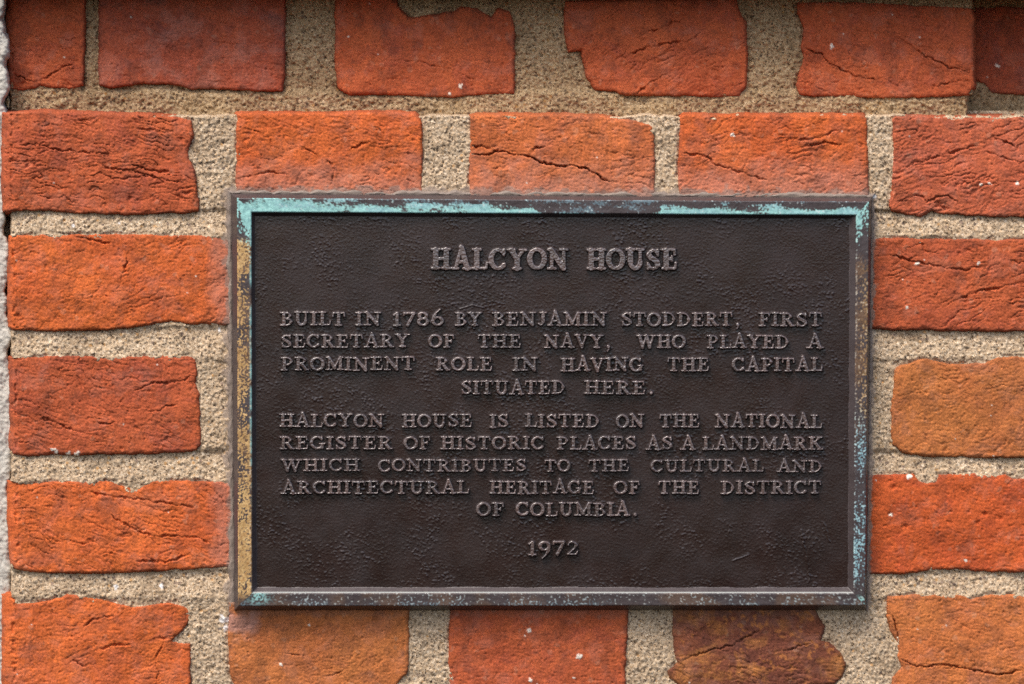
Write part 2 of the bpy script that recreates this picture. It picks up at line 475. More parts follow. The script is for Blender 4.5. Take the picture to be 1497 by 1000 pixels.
B([(658, 880), (920, 880), (917, 930), (914, 970), (914, 1014), (657, 1014), (655, 960), (657, 920)], RED, seed=53, ang=-.1, fold=.15, spots=[(846, 959, 4.5), (773, 922, 4), (767, 928, 2), (838, 991, 3), (775, 995, 4)])
B([(982, 880), (1150, 880), (1190, 890), (1206, 915), (1200, 936), (1213, 940), (1228, 953), (1237, 970), (1233, 990), (1220, 1000), (1190, 1003), (1100, 1008), (1000, 1008), (978, 992), (976, 980), (990, 970), (984, 950)],
  SCORCH, seed=54, ang=.2, fold=.7, cracks=[[(1000, 965), (1040, 950), (1075, 942), (1120, 915)], [(1130, 955), (1160, 948), (1190, 940)], [(1169, 955), (1168, 970)]], label="dark scorched brick flecked with ochre")
B([(1297, 872), (1330, 869), (1400, 870), (1410, 872), (1420, 876), (1432, 872), (1440, 869), (1620, 871), (1620, 1016), (1300, 1016), (1305, 990), (1318, 975), (1312, 960), (1310, 940), (1300, 920), (1296, 900)], TAN, seed=55, ang=.12, fold=.45, cdepth=5.5,
  cracks=[[(1314, 962), (1330, 970), (1350, 975), (1385, 972), (1420, 980), (1460, 986), (1497, 980)], [(1306, 900), (1312, 930), (1318, 950)]], label="tan brick crossed by a long crack under the bed joint")


# the course below the picture, so that the wall goes on
for k_, (xa_, xb_) in enumerate(((2, 336), (372, 640), (676, 950), (986, 1250), (1290, 1620))):
    B([(xa_, 1050), (xb_, 1052), (xb_ - 3, 1190), (xa_ + 2, 1188)], (RED, ORANGE, TAN, RED, ORANGE)[k_], seed=60 + k_, ang=.2 * (-1) ** k_, fold=.6, left=14 if k_ == 0 else 0, step=2.2)


def noisy_sd(poly, x, y, seed, amp=1.0):
    wx = fbm(x, y, 18, 3, seed) * 1.15 * amp + perlin(x / 3.4, y / 3.4, seed + 3) * .5 * amp
    wy = fbm(x, y, 18, 3, seed + 9) * 1.15 * amp + perlin(x / 3.4, y / 3.4, seed + 13) * .5 * amp
    return poly_sd(poly, x + wx, y + wy)


def plaque_d(x, y):
    return poly_sd(OUT, x, y)


def make_brick(poly, clay, h0=0.0, seed=0, ang=0.0, fold=.5, left=0, top=0, skirt=26, cracks=(), cdepth=3.0, pits=(), spots=(),
               bloom=0.0, bloomy=None, bloomx=None, bloomtl=None, spall=0.0, margin_l=0, label=None, step=1.25):
    P = np.array(poly, float)
    x0, y0 = P.min(0) - 9; x1, y1 = P.max(0) + 9
    x, y = np.meshgrid(np.arange(x0, x1, step), np.arange(y0, y1, step))
    sd = noisy_sd(poly, x, y, seed)
    s = -sd
    # broken arrises: the rounding radius wanders along the edge
    r = 4.0 + 4.0 * np.clip(fbm(x, y, 26, 2, seed + 21) + .15, 0, 1)
    t = np.clip(s / r, 0, 1)
    h = -(1 - np.sqrt(1 - (1 - t) ** 2)) * r * .75
    # broad undulation of a hand-moulded face
    h += fbm(x, y, 95, 2, seed + 31) * 3.2 + fbm(x, y, 30, 2, seed + 41) * 1.3
    # folds of the clay: terraces running along the brick
    c, sn = math.cos(ang), math.sin(ang)
    wx = x + fbm(x, y, 60, 2, seed + 51) * 9; wy = y + fbm(x, y, 60, 3, seed + 61) * 9
    jx0 = wx + perlin(x / 9, y / 9, seed + 55) * 3; jy0 = wy + perlin(x / 9, y / 9, seed + 56) * 3
    uu = (wx * c + wy * sn); vv = (-wx * sn + wy * c) + perlin(x / 13, y / 11, seed + 57) * 2.6 + perlin(x / 5, y / 5, seed + 58) * .9
    n = perlin(uu / 130, vv / 17, seed + 71) + .12 * perlin(uu / 50, vv / 9, seed + 72)
    patch = sstep(-.25, .35, fbm(x, y, 70, 2, seed + 81))
    ph = n * 3.1
    fr = ph - np.floor(ph)
    saw = np.where(fr < .86, fr / .86, (1 - fr) / .14)
    h += (saw - .5) * .95 * fold * (.15 + .85 * patch)
    n2 = perlin(uu / 88, vv / 12, seed + 91) + .22 * perlin(uu / 30, vv / 10, seed + 92) + .07 * perlin(uu / 7, vv / 5, seed + 93)
    cr = np.exp(-(n2 / .045) ** 2)
    h -= cr * 2.9 * fold * sstep(-.1, .5, fbm(x, y, 60, 2, seed + 95) + .12)
    n3 = perlin(uu / 22, vv / 6.5, seed + 97)
    h -= np.exp(-(n3 / .09) ** 2) * .75 * (.35 + .5 * fold) * (.3 + .7 * patch)
    n4 = perlin(jx0 / 11, jy0 / 7, seed + 98)
    h -= np.exp(-(n4 / .10) ** 2) * .55 * sstep(-.15, .45, fbm(x, y, 32, 2, seed + 99))
    h -= np.clip(-perlin(x / 6.5, y / 5, seed + 100) - .28, 0, 1) * 2.2
    # sand struck grain
    g = fbm(x, y, 7.5, 2, seed + 101) * .28 + perlin(x / 2.9, y / 2.9, seed + 105) * .5
    h += g
    # explicit cracks, chips
    jx = x + perlin(x / 11, y / 11, seed + 111) * 2.4 + perlin(x / 4, y / 4, seed + 112) * 1.5
    jy = y + perlin(x / 11, y / 11, seed + 113) * 2.4 + perlin(x / 4, y / 4, seed + 114) * 1.5
    for k, L in enumerate(cracks):
        d = line_d(L, jx, jy)
        along = (.35 + .8 * sstep(-.4, .5, fbm(x, y, 22, 2, seed + 121 + k))) * sstep(0, 16, np.hypot(x - L[0][0], y - L[0][1]) + 5) * sstep(0, 22, np.hypot(x - L[-1][0], y - L[-1][1]) + 2)
        h -= cdepth * 2.1 * along * np.exp(-(d / (.55 + .5 * along)) ** 2) 
        # one lip of the crack stands a little higher
        h += .5 * np.exp(-(d / 5) ** 2) * along
    for (cx_, cy_, rr) in pits:
        d = np.hypot(jx - cx_, (jy - cy_) * 1.35)
        h -= rr * .62 * np.exp(-(d / (rr * .62)) ** 2)
    # scattered small pits
    wd, wr = worley(x, y, 17, seed)
    h -= np.where(wr > .72, 1.9 * np.exp(-(wd / .085) ** 2), 0)
    if left:
        xl = P[:, 0].min()
        tr = (x - xl + fbm(x, y, 22, 3, seed + 131) * 2.2 - 1) / left
        tl = np.clip(tr, 0, 1)
        # outer arris of the pier: the end face turns away
        h -= (1 - np.sqrt(1 - (1 - tl) ** 2)) * left * .9 + np.clip(1 - tl, 0, 1) * left * .35
        h -= 3.6 * np.exp(-((tr - .95) / .16) ** 2) * sstep(0, .4, fbm(x, y, 12, 2, seed + 135))
    if spall:
        sp = sstep(.1, .5, fbm(x, y, 30, 3, seed + 141)) * np.exp(-((x - P[:, 0].min()) / 40) ** 2)
        h -= sp * 3 * spall
    # side walls running back into the joints
    out = np.clip(sd, 0, 9)
    back = np.full(x.shape, float(skirt))
    if top:
        back = np.where(y < P[:, 1].min() + 14, float(top), back)
    if left:
        back = np.where(x < P[:, 0].min() + 6, 60.0, back)
    h -= np.minimum(out * 6.5 * back / 26, back)
    keep = sd < (5.5 + margin_l * 0)
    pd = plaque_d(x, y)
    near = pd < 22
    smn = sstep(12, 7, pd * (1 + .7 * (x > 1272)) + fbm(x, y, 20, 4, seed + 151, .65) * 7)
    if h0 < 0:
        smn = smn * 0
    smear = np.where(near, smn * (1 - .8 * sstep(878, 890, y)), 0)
    # cut what lies deep behind the plaque
    keep &= pd > -24
    spot = np.zeros(x.shape)
    for (sx, sy, sr) in spots:
        d = np.hypot(jx - sx, jy - sy)
        q = sstep(sr * 1.05, sr * .62, d * 1.15 + perlin(x / 3, y / 3, seed + 161) * sr * .35)
        spot = np.maximum(spot, q)
        h += q * .8
    wd2, wr2 = worley(x, y, 46, seed + 3)
    spot = np.maximum(spot, np.where(wr2 > .86, sstep(.030, .018, wd2), 0) * .7)
    bl = bloom * sstep(-.1, .8, fbm(x, y, 60, 5, seed + 171, .65)) * .4
    bn = fbm(x, y, 26, 3, seed + 175)
    if bloomy is not None:
        bl = np.maximum(bl, .42 * sstep(-34, 34, y - bloomy + bn * 22))
    if bloomx is not None:
        bl = np.maximum(bl, .38 * sstep(-8, 20, x - bloomx + bn * 10))
    if bloomtl is not None:
        d = np.hypot((x - bloomtl[0]) / 2.2, y - bloomtl[1])
        bl = np.maximum(bl, .8 * sstep(bloomtl[2], bloomtl[2] * .2, d + bn * 16))
    bl = np.maximum(bl, .13 * sstep(.1, .8, fbm(x, y, 45, 5, seed + 179, .65)))
    scorch = .72 * sstep(.22, .62, fbm(x, y, 34, 4, seed + 181)) + .55 * sstep(4.5, 0, s + fbm(x, y, 14, 2, seed + 185) * 5 - 1)
    scorch *= .36
    och = np.zeros(x.shape)
    if clay is SCORCH:
        och = sstep(.18, .45, fbm(x, y, 9, 3, seed + 191, .6)) * sstep(-.15, .3, fbm(x, y, 36, 2, seed + 193)) * .7
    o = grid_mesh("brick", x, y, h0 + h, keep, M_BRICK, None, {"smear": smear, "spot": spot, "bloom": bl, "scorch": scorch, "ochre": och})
    o["clay_a"], o["clay_b"], o["clay_c"] = clay
    o["seed"] = float(seed) * 1.37
    if label:
        o["label"] = label
    adopt(o, wall)
    return o


for poly, clay, k in BRICKS:
    make_brick(poly, clay, **k)

# ------------------------------------------------------------------ mortar
def mortar_relief(x, y, seed):
    h = fbm(x, y, 42, 2, seed) * 2.0 + fbm(x, y, 13, 2, seed + 5) * 1.0
    h += perlin(x / 4.4, y / 4.4, seed + 9) * 1.15 + perlin(x / 2.6, y / 2.6, seed + 11) * .8
    wd, wr = worley(x, y, 5.2, seed)
    h += np.where(wr > .45, np.clip(1 - wd / .55, 0, 1) ** .7 * 1.6, -.5)
    wd, wr = worley(x, y, 15, seed + 2)
    h += np.where(wr > .80, np.sqrt(np.clip(1 - (wd / .26) ** 2, 0, 1)) * 2.4, 0)
    h -= np.where(wr < .42, np.exp(-(wd / .14) ** 2) * 4.4, 0)
    return h


def below_bricks(x, y, which, cut=-7):
    """how deep inside the nearest brick outline (negative inside)"""
    sd = np.full(x.shape, 99.0)
    for poly, clay, k in which:
        P = np.array(poly, float)
        x0, y0 = P.min(0) - 12; x1, y1 = P.max(0) + 12
        b = (x > x0) & (x < x1) & (y > y0) & (y < y1)
        if b.any():
            sd[b] = np.minimum(sd[b], noisy_sd(poly, x[b], y[b], k["seed"]))
    return sd


LOWER = [b for b in BRICKS if b[2].get("h0", 0) == 0]
UPPER = [b for b in BRICKS if b[2].get("h0", 0) == UPH]
DEEPB = [b for b in BRICKS if b[2].get("h0", 0) == UPH2]

st = 1.25
x, y = np.meshgrid(np.arange(3, 1620, st), np.arange(162, 1225, st))
sd = below_bricks(x, y, LOWER)
pd = plaque_d(x, y)
lvl = np.full(x.shape, -3.6)
for (a, b) in ((311, 345), (482, 522), (664, 704), (838, 872), (1012, 1050), (1188, 1230)):
    rel = (y - a) / (b - a)
    band = sstep(-.25, .0, rel) * sstep(1.25, 1.0, rel)
    lvl = lvl * (1 - band) + band * (-8.2 + 6.2 * np.clip(rel, 0, 1))
h = lvl + .7 * mortar_relief(x, y, 201)
# joints struck a little hollow on the right of each brick (trowel edge)
h -= 2.6 * np.exp(-(np.clip(sd, 0, 50) / 3.0) ** 2) * sstep(-.2, .4, fbm(x, y, 50, 2, 231))
# top of the projecting wall, left end of the joints, both falling back
tp = 170 + fbm(x, y, 30, 4, 221, .6) * 2.6
h -= np.clip(tp - y, 0, 3.5) * 30
le = 17.5 + fbm(x, y, 18, 3, 223) * 2.5
h -= np.clip(le - x, 0, 5) * 12
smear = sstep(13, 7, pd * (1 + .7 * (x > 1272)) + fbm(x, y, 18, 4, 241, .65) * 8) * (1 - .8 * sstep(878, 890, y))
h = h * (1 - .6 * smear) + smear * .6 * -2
sp = np.zeros(x.shape)
for (sx, sy, sr) in ((326, 905, 9), (334, 918, 10), (318, 470, 5), (320, 482, 4), (170, 858, 6), (236, 857, 4), (175, 326, 4), (106, 330, 4), (1278, 287, 3)):
    d = np.hypot((x - sx), (y - sy) * 1.3)
    sp = np.maximum(sp, sstep(sr, sr * .5, d + fbm(x, y, 7, 2, 245) * sr * .8))
keep = (sd > np.where(x < 36, -2.0, -7.5)) & (pd > -16)
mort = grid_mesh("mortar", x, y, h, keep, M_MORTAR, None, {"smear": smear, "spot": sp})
adopt(mort, wall)

# set-back upper joint work
x, y = np.meshgrid(np.arange(3, 1424, st), np.arange(-30, 178, st))
sd = below_bricks(x, y, UPPER)
h = UPH - 4.5 + mortar_relief(x, y, 301) + fbm(x, y, 60, 2, 303) * 2
h -= 3.2 * np.exp(-(np.clip(sd, 0, 50) / 3.0) ** 2) * sstep(-.3, .3, fbm(x, y, 50, 2, 331) + .2 * (y > 125))
h -= 9 * np.exp(-(np.hypot(np.clip(x - 122, -9, 3), np.clip(y - 128, 0, 99) * .6) / 4) ** 2)
re = 1413 + 7 * (y < 138) + fbm(x, y, 16, 2, 321) * 1.5
h -= np.clip(x - re, 0, 4) * 26
le = 15.5 + fbm(x, y, 18, 3, 323) * 2.5
h -= np.clip(le - x, 0, 5) * 12
z = np.zeros(x.shape)
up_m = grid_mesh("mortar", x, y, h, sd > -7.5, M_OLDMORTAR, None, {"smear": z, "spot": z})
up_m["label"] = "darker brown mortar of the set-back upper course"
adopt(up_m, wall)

x, y = np.meshgrid(np.arange(1400, 1620, 2.0), np.arange(-30, 182, 2.0))
sd = below_bricks(x, y, DEEPB)
h = UPH2 - 5 + mortar_relief(x, y, 401)
z = np.zeros(x.shape)
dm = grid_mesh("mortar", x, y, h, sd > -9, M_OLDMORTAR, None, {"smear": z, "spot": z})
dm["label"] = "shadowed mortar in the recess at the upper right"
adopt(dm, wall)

# the projecting course that shades the set-back bricks: it begins just above the picture
def over_course():
    rs = np.random.RandomState(5)
    bx = -4.0
    k = 0
    while bx < 1600:
        w = 268 + rs.rand() * 14
        make_brick([(bx, -150), (bx + w, -152), (bx + w + 1, -20), (bx + 2, -19)], (RED, ORANGE, DEEP)[k % 3], h0=8, seed=70 + k, fold=.5, skirt=250, step=2.5)
        bx += w + 38 + rs.rand() * 10
        k += 1
    x, y = np.meshgrid(np.arange(0, 1620, 2.5), np.arange(-160, -10, 2.5))
    h = 3 + mortar_relief(x, y, 501) - np.clip(y + 22, 0, 4) * 65
    z = np.zeros(x.shape)
    o = grid_mesh("mortar", x, y, h, np.ones(x.shape, bool), M_OLDMORTAR, None, {"smear": z, "spot": z})
    adopt(o, wall)


over_course()

# ------------------------------------------------------------------ the pale wall past the corner
x, y = np.meshgrid(np.arange(-170, 26, 1.6), np.arange(-160, 1225, 1.6))
edge = 13 - 7 * sstep(120, 30, y) + fbm(x, y, 34, 3, 601) * 7 + 4 * sstep(300, 700, y) - 9 * np.exp(-((y - 150) / 14) ** 2) - 8 * np.exp(-((y - 328) / 16) ** 2) - 5 * np.exp(-((y - 510) / 12) ** 2) - 4 * np.exp(-((y - 852) / 12) ** 2)
h = -26 + fbm(x, y, 40, 3, 603) * 3 + perlin(x / 4, y / 4, 605) * 1.2 + fbm(x, y, 10, 2, 607) * 1.4
t = np.clip((edge - x) / 7, 0, 1)
h -= (1 - np.sqrt(1 - (1 - t) ** 2)) * 6 + np.clip(x - edge, 0, 5) * 14
pw = grid_mesh("stucco_wall", x, y, h, x < edge + 9, M_STUCCO)
pw["label"] = "pale rough stucco wall edge beyond the brick corner at far left"
pw["category"] = "wall"

# ------------------------------------------------------------------ bronze plaque
plaque = empty("bronze_plaque", pos(806, 888, 0), "dark cast bronze plaque with raised house history lettering and green streaked frame", "plaque")


def lerp_quad(qa, qb, t):
    return qa + (qb - qa) * t


def build_frame():
    # profile stations across the moulding: (outline, height)
    st_ = []
    for t in (0, .35, .65, .88, .97): st_.append((lerp_quad(OUT, FAC0, t), 4 + (H_FACE - 5.0) * t))
    for t in np.linspace(0, 1, 22):
        e = -.9 if t in (0.0, 1.0) else 0
        st_.append((lerp_quad(FAC0, FAC1, t), H_FACE + e - .2 * math.sin(t * math.pi)))
    for t in (.12, .35, .6, .8, .92, 1.0, 1.25): st_.append((lerp_quad(FAC1, INN, t), H_FACE - 1.1 + (H_PANEL - H_FACE + .6) * min(t, 1.0) - (1.0 if t > 1 else 0)))
    st_.insert(0, (lerp_quad(OUT, FAC0, -.02), -8))
    Vs, Fs, AT = [], [], {k: [] for k in ("gilt", "rust", "verdigris", "blue", "fleck_glint")}
    base = 0
    nst = len(st_)
    face_t = np.array([-1.0] * 6 + list(np.linspace(0, 1, 22)) + [2.0] * 7)
    for side in range(4):
        a, b = side, (side + 1) % 4
        L = np.hypot(*(OUT[b] - OUT[a])); n = int(L / 1.1)
        u = np.linspace(0, 1, n + 1)
        X = np.stack([q[a][0] + (q[b][0] - q[a][0]) * u for q, _ in st_]); Y = np.stack([q[a][1] + (q[b][1] - q[a][1]) * u for q, _ in st_])
        Hh = np.stack([np.full(n + 1, hh) for _, hh in st_])
        FT = np.repeat(face_t[:, None], n + 1, 1)
        endf = sstep(0, 10, np.minimum(u, 1 - u) * L)[None, :]
        Hh = Hh + (fbm(X, Y, 30, 2, 701) * .5 + perlin(X / 5, Y / 5, 703) * .16 + perlin(X / 2.4, Y / 2.4, 704) * .10)
        onface = ((FT >= 0) & (FT <= 1)).astype(float)
        fine = perlin(X / 3.1, Y / 3.1, 711) * .95 + fbm(X, Y, 9, 2, 713) * .4
        mid = fbm(X, Y, 60, 3, 715)
        stretch = fbm(X / 3.5, Y, 14, 3, 717) if side in (0, 2) else fbm(X, Y / 3.5, 14, 3, 717)
        z = np.zeros(X.shape)
        verd, gilt, rust, blue, fleck_glint = z, z, z, z, z
        if side == 0:       # top: verdigris, thickest along the lower lip, missing in two stretches
            gap = 1.25 * sstep(770, 800, X) * sstep(972, 946, X) + np.exp(-((X - 655) / 60) ** 2) * .25 + .18 * sstep(960, 975, X)
            dens = .27 + 1.35 * (FT - .5) - gap + stretch * .85 + fine * .55 + (.75 * sstep(500, 400, X)) * (1 - .4 * FT) + .12 * sstep(1000, 960, X) * 0
            verd = sstep(-.08, .48, dens) * onface
            blue = sstep(.25, .7, .25 + stretch * .8 + fine * .5) * .38 * onface
            fleck_glint = sstep(.62, .8, fine + .15 * stretch) * .5 * onface
        if side == 3:       # left: verdigris at the top, gilt wear below (u runs bottom -> top)
            dens = 1.0 - (Y - 290) / 55 + .9 * (FT - .5) + fine * .8 + stretch * .5
            verd = sstep(.0, .35, dens) * onface
            strip = sstep(.80, .97, FT) * sstep(.0, .5, fbm(X, Y, 26, 3, 721) + .30 + .3 * np.exp(-((Y - 580) / 30) ** 2))
            verd = np.maximum(verd, strip * onface * .75 * sstep(760, 640, Y))
            gd = .05 + .55 * sstep(640, 760, Y) + .30 * np.exp(-((Y - 380) / 34) ** 2) + .20 * np.exp(-((Y - 585) / 60) ** 2) + fine * 1.15 + mid * .7 - .5 * (FT - .42) * sstep(700, 560, Y)
            gilt = sstep(.10, .42, gd) * sstep(345, 366, Y + fine * 10) * sstep(882, 862, Y) * onface
            gilt = gilt * sstep(1.0, .86, FT)
            rust = sstep(-.3, .3, mid + fine * .4 + .15) * onface * sstep(345, 380, Y) * .55
            fleck_glint = sstep(.55, .8, fine + .2) * .30 * onface * (FT > .85)
        if side == 1:       # right: verdigris drip at the top, rusty middle, blue crust at the bottom
            dens = .95 - (Y - 294) / 62 - .9 * np.abs(FT - .72) + fine * .9 + stretch * .5
            verd = sstep(.05, .35, dens) * onface
            rust = .6 * sstep(-.15, .45, mid * .6 + fine * .6 + .10) * sstep(360, 390, Y) * sstep(660, 600, Y) * onface
            gilt = sstep(.25, .6, fine * .9 + .15 + .6 * (.35 - FT)) * sstep(380, 420, Y) * sstep(640, 600, Y) * onface * .55
            bd = fine * 1.2 + stretch * .5 - .22 + .5 * np.exp(-((Y - 800) / 50) ** 2) + .35 * np.exp(-((Y - 650) / 45) ** 2)
            blue = .8 * sstep(-.02, .6, bd) * sstep(590, 640, Y) * sstep(868, 835, Y) * onface * .7
            verd = np.maximum(verd, sstep(.45, .75, bd) * sstep(590, 640, Y) * sstep(868, 835, Y) * onface * .8)
            rim = sstep(.82, .98, FT) * sstep(.2, .5, fine + .15)
            fleck_glint = np.maximum(rim * .30, sstep(.62, .8, fine + .1) * .35) * onface
            verd = np.maximum(verd, np.exp(-(np.hypot(X - 1259, Y - 879) / 7) ** 2) * sstep(-.2, .3, fine))
        if side == 2:       # bottom: dark, speckled blue-green
            patch_ = sstep(-.05, .45, fbm(X, Y, 48, 3, 731) + .12)
            bd = fine * .95 + .06 + .6 * (.35 - FT)
            blue = sstep(.15, .5, bd) * patch_ * onface * .30
            fleck_glint = sstep(.52, .72, fine + .10 * patch_ + .06) * .36 * onface * sstep(380, 420, X)
            verd = np.exp(-(np.hypot((X - 378) / 1.5, Y - 873) / 9) ** 2) * sstep(-.35, .2, fine) * onface
            rust = sstep(.1, .6, mid + .1) * .28 * onface
            fleck_glint = np.maximum(fleck_glint, ((FT >= 1.0) & (FT <= 2.0)) * (np.arange(nst)[:, None] == 28) * .55)  # pale line painted in as the sky highlight on the upward-facing inner edge
        V = pos(X, Y, Hh).reshape(-1, 3)
        idx = np.arange(V.shape[0]).reshape(nst, n + 1) + base
        # wind every strip so that its faces look at the viewer
        A, Bq, Cq, D = idx[:-1, :-1], idx[1:, :-1], idx[1:, 1:], idx[:-1, 1:]
        Fs.append(np.stack([A, Bq, Cq, D], -1).reshape(-1, 4))
        Vs.append(V); base += V.shape[0]
        for k, v in zip(("gilt", "rust", "verdigris", "blue", "fleck_glint"), (gilt, rust, verd, blue, fleck_glint)):
            AT[k].append(np.broadcast_to(v, X.shape).ravel())
    o = link_mesh("frame", np.concatenate(Vs), np.concatenate(Fs), M_FRAME, None, {k: np.concatenate(v) for k, v in AT.items()}, weld=True)
    adopt(o, plaque)


build_frame()


def panel_relief(x, y):
    m1 = sstep(-.2, .45, fbm(x, y, 75, 3, 801))
    m2 = sstep(-.1, .5, fbm(x, y, 26, 3, 803, .65))
    wx = x + perlin(x / 5, y / 5, 805) * 1.4; wy = y + perlin(x / 5, y / 5, 806) * 1.4
    wd, wr = worley(wx, wy, 4.6, 807)
    h = np.where(wr > .45, np.clip(1 - wd / .5, 0, 1) ** 1.1, 0) * (.22 + .42 * m1 + .55 * m1 * m2)
    g2 = perlin(wx / 5.5, wy / 4.2, 809)
    h += np.clip(g2 - .15, 0, 1) * .55 * m1 * m2
    h += fbm(x, y, 60, 2, 811) * .3 + perlin(x / 2.4, y / 2.4, 813) * .16
    return h


x, y = np.meshgrid(np.arange(364, 1252, .85), np.arange(308, 866, .85))
sdp = poly_sd(INN, x, y)
h = H_PANEL - .8 + .75 * panel_relief(x, y) 
# a few scratches and cast seams
for L in ([(1205, 765), (1213, 792)], [(1172, 775), (1180, 820), (1184, 850)], [(1072, 820), (1094, 811)], [(672, 452), (690, 446), (706, 450)]):
    h += .9 * np.exp(-(line_d(L, x + perlin(x / 8, y / 8, 831) * 2, y) / .9) ** 2)
pn = grid_mesh("panel", x, y, h, sdp < 5, M_PANEL)
adopt(pn, plaque)

# ------------------------------------------------------------------ raised lettering
TH, TN, SR = .155, .104, .086      # half widths: stem, hairline, serif (cap height = 1)


def arc(cx_, cy_, rx, ry, a0, a1, n=20):
    a = np.radians(np.linspace(a0, a1, n))
    return [(cx_ + rx * math.cos(t), cy_ + ry * math.sin(t), TN + (TH - TN) * abs(math.cos(t)) ** 1.3) for t in a]


def stroke(w, *pts): return [(p[0], p[1], w) for p in pts]


def serif(x_, y_, l=.19): return stroke(SR, (x_ - l, y_), (x_ + l, y_))


lo, hi = .045, .955


def stem(x_, bot=True, top_=True, w=TH):
    r = [stroke(w, (x_, lo + .03), (x_, hi - .03))]
    if bot: r.append(serif(x_, lo))
    if top_: r.append(serif(x_, hi))
    return r


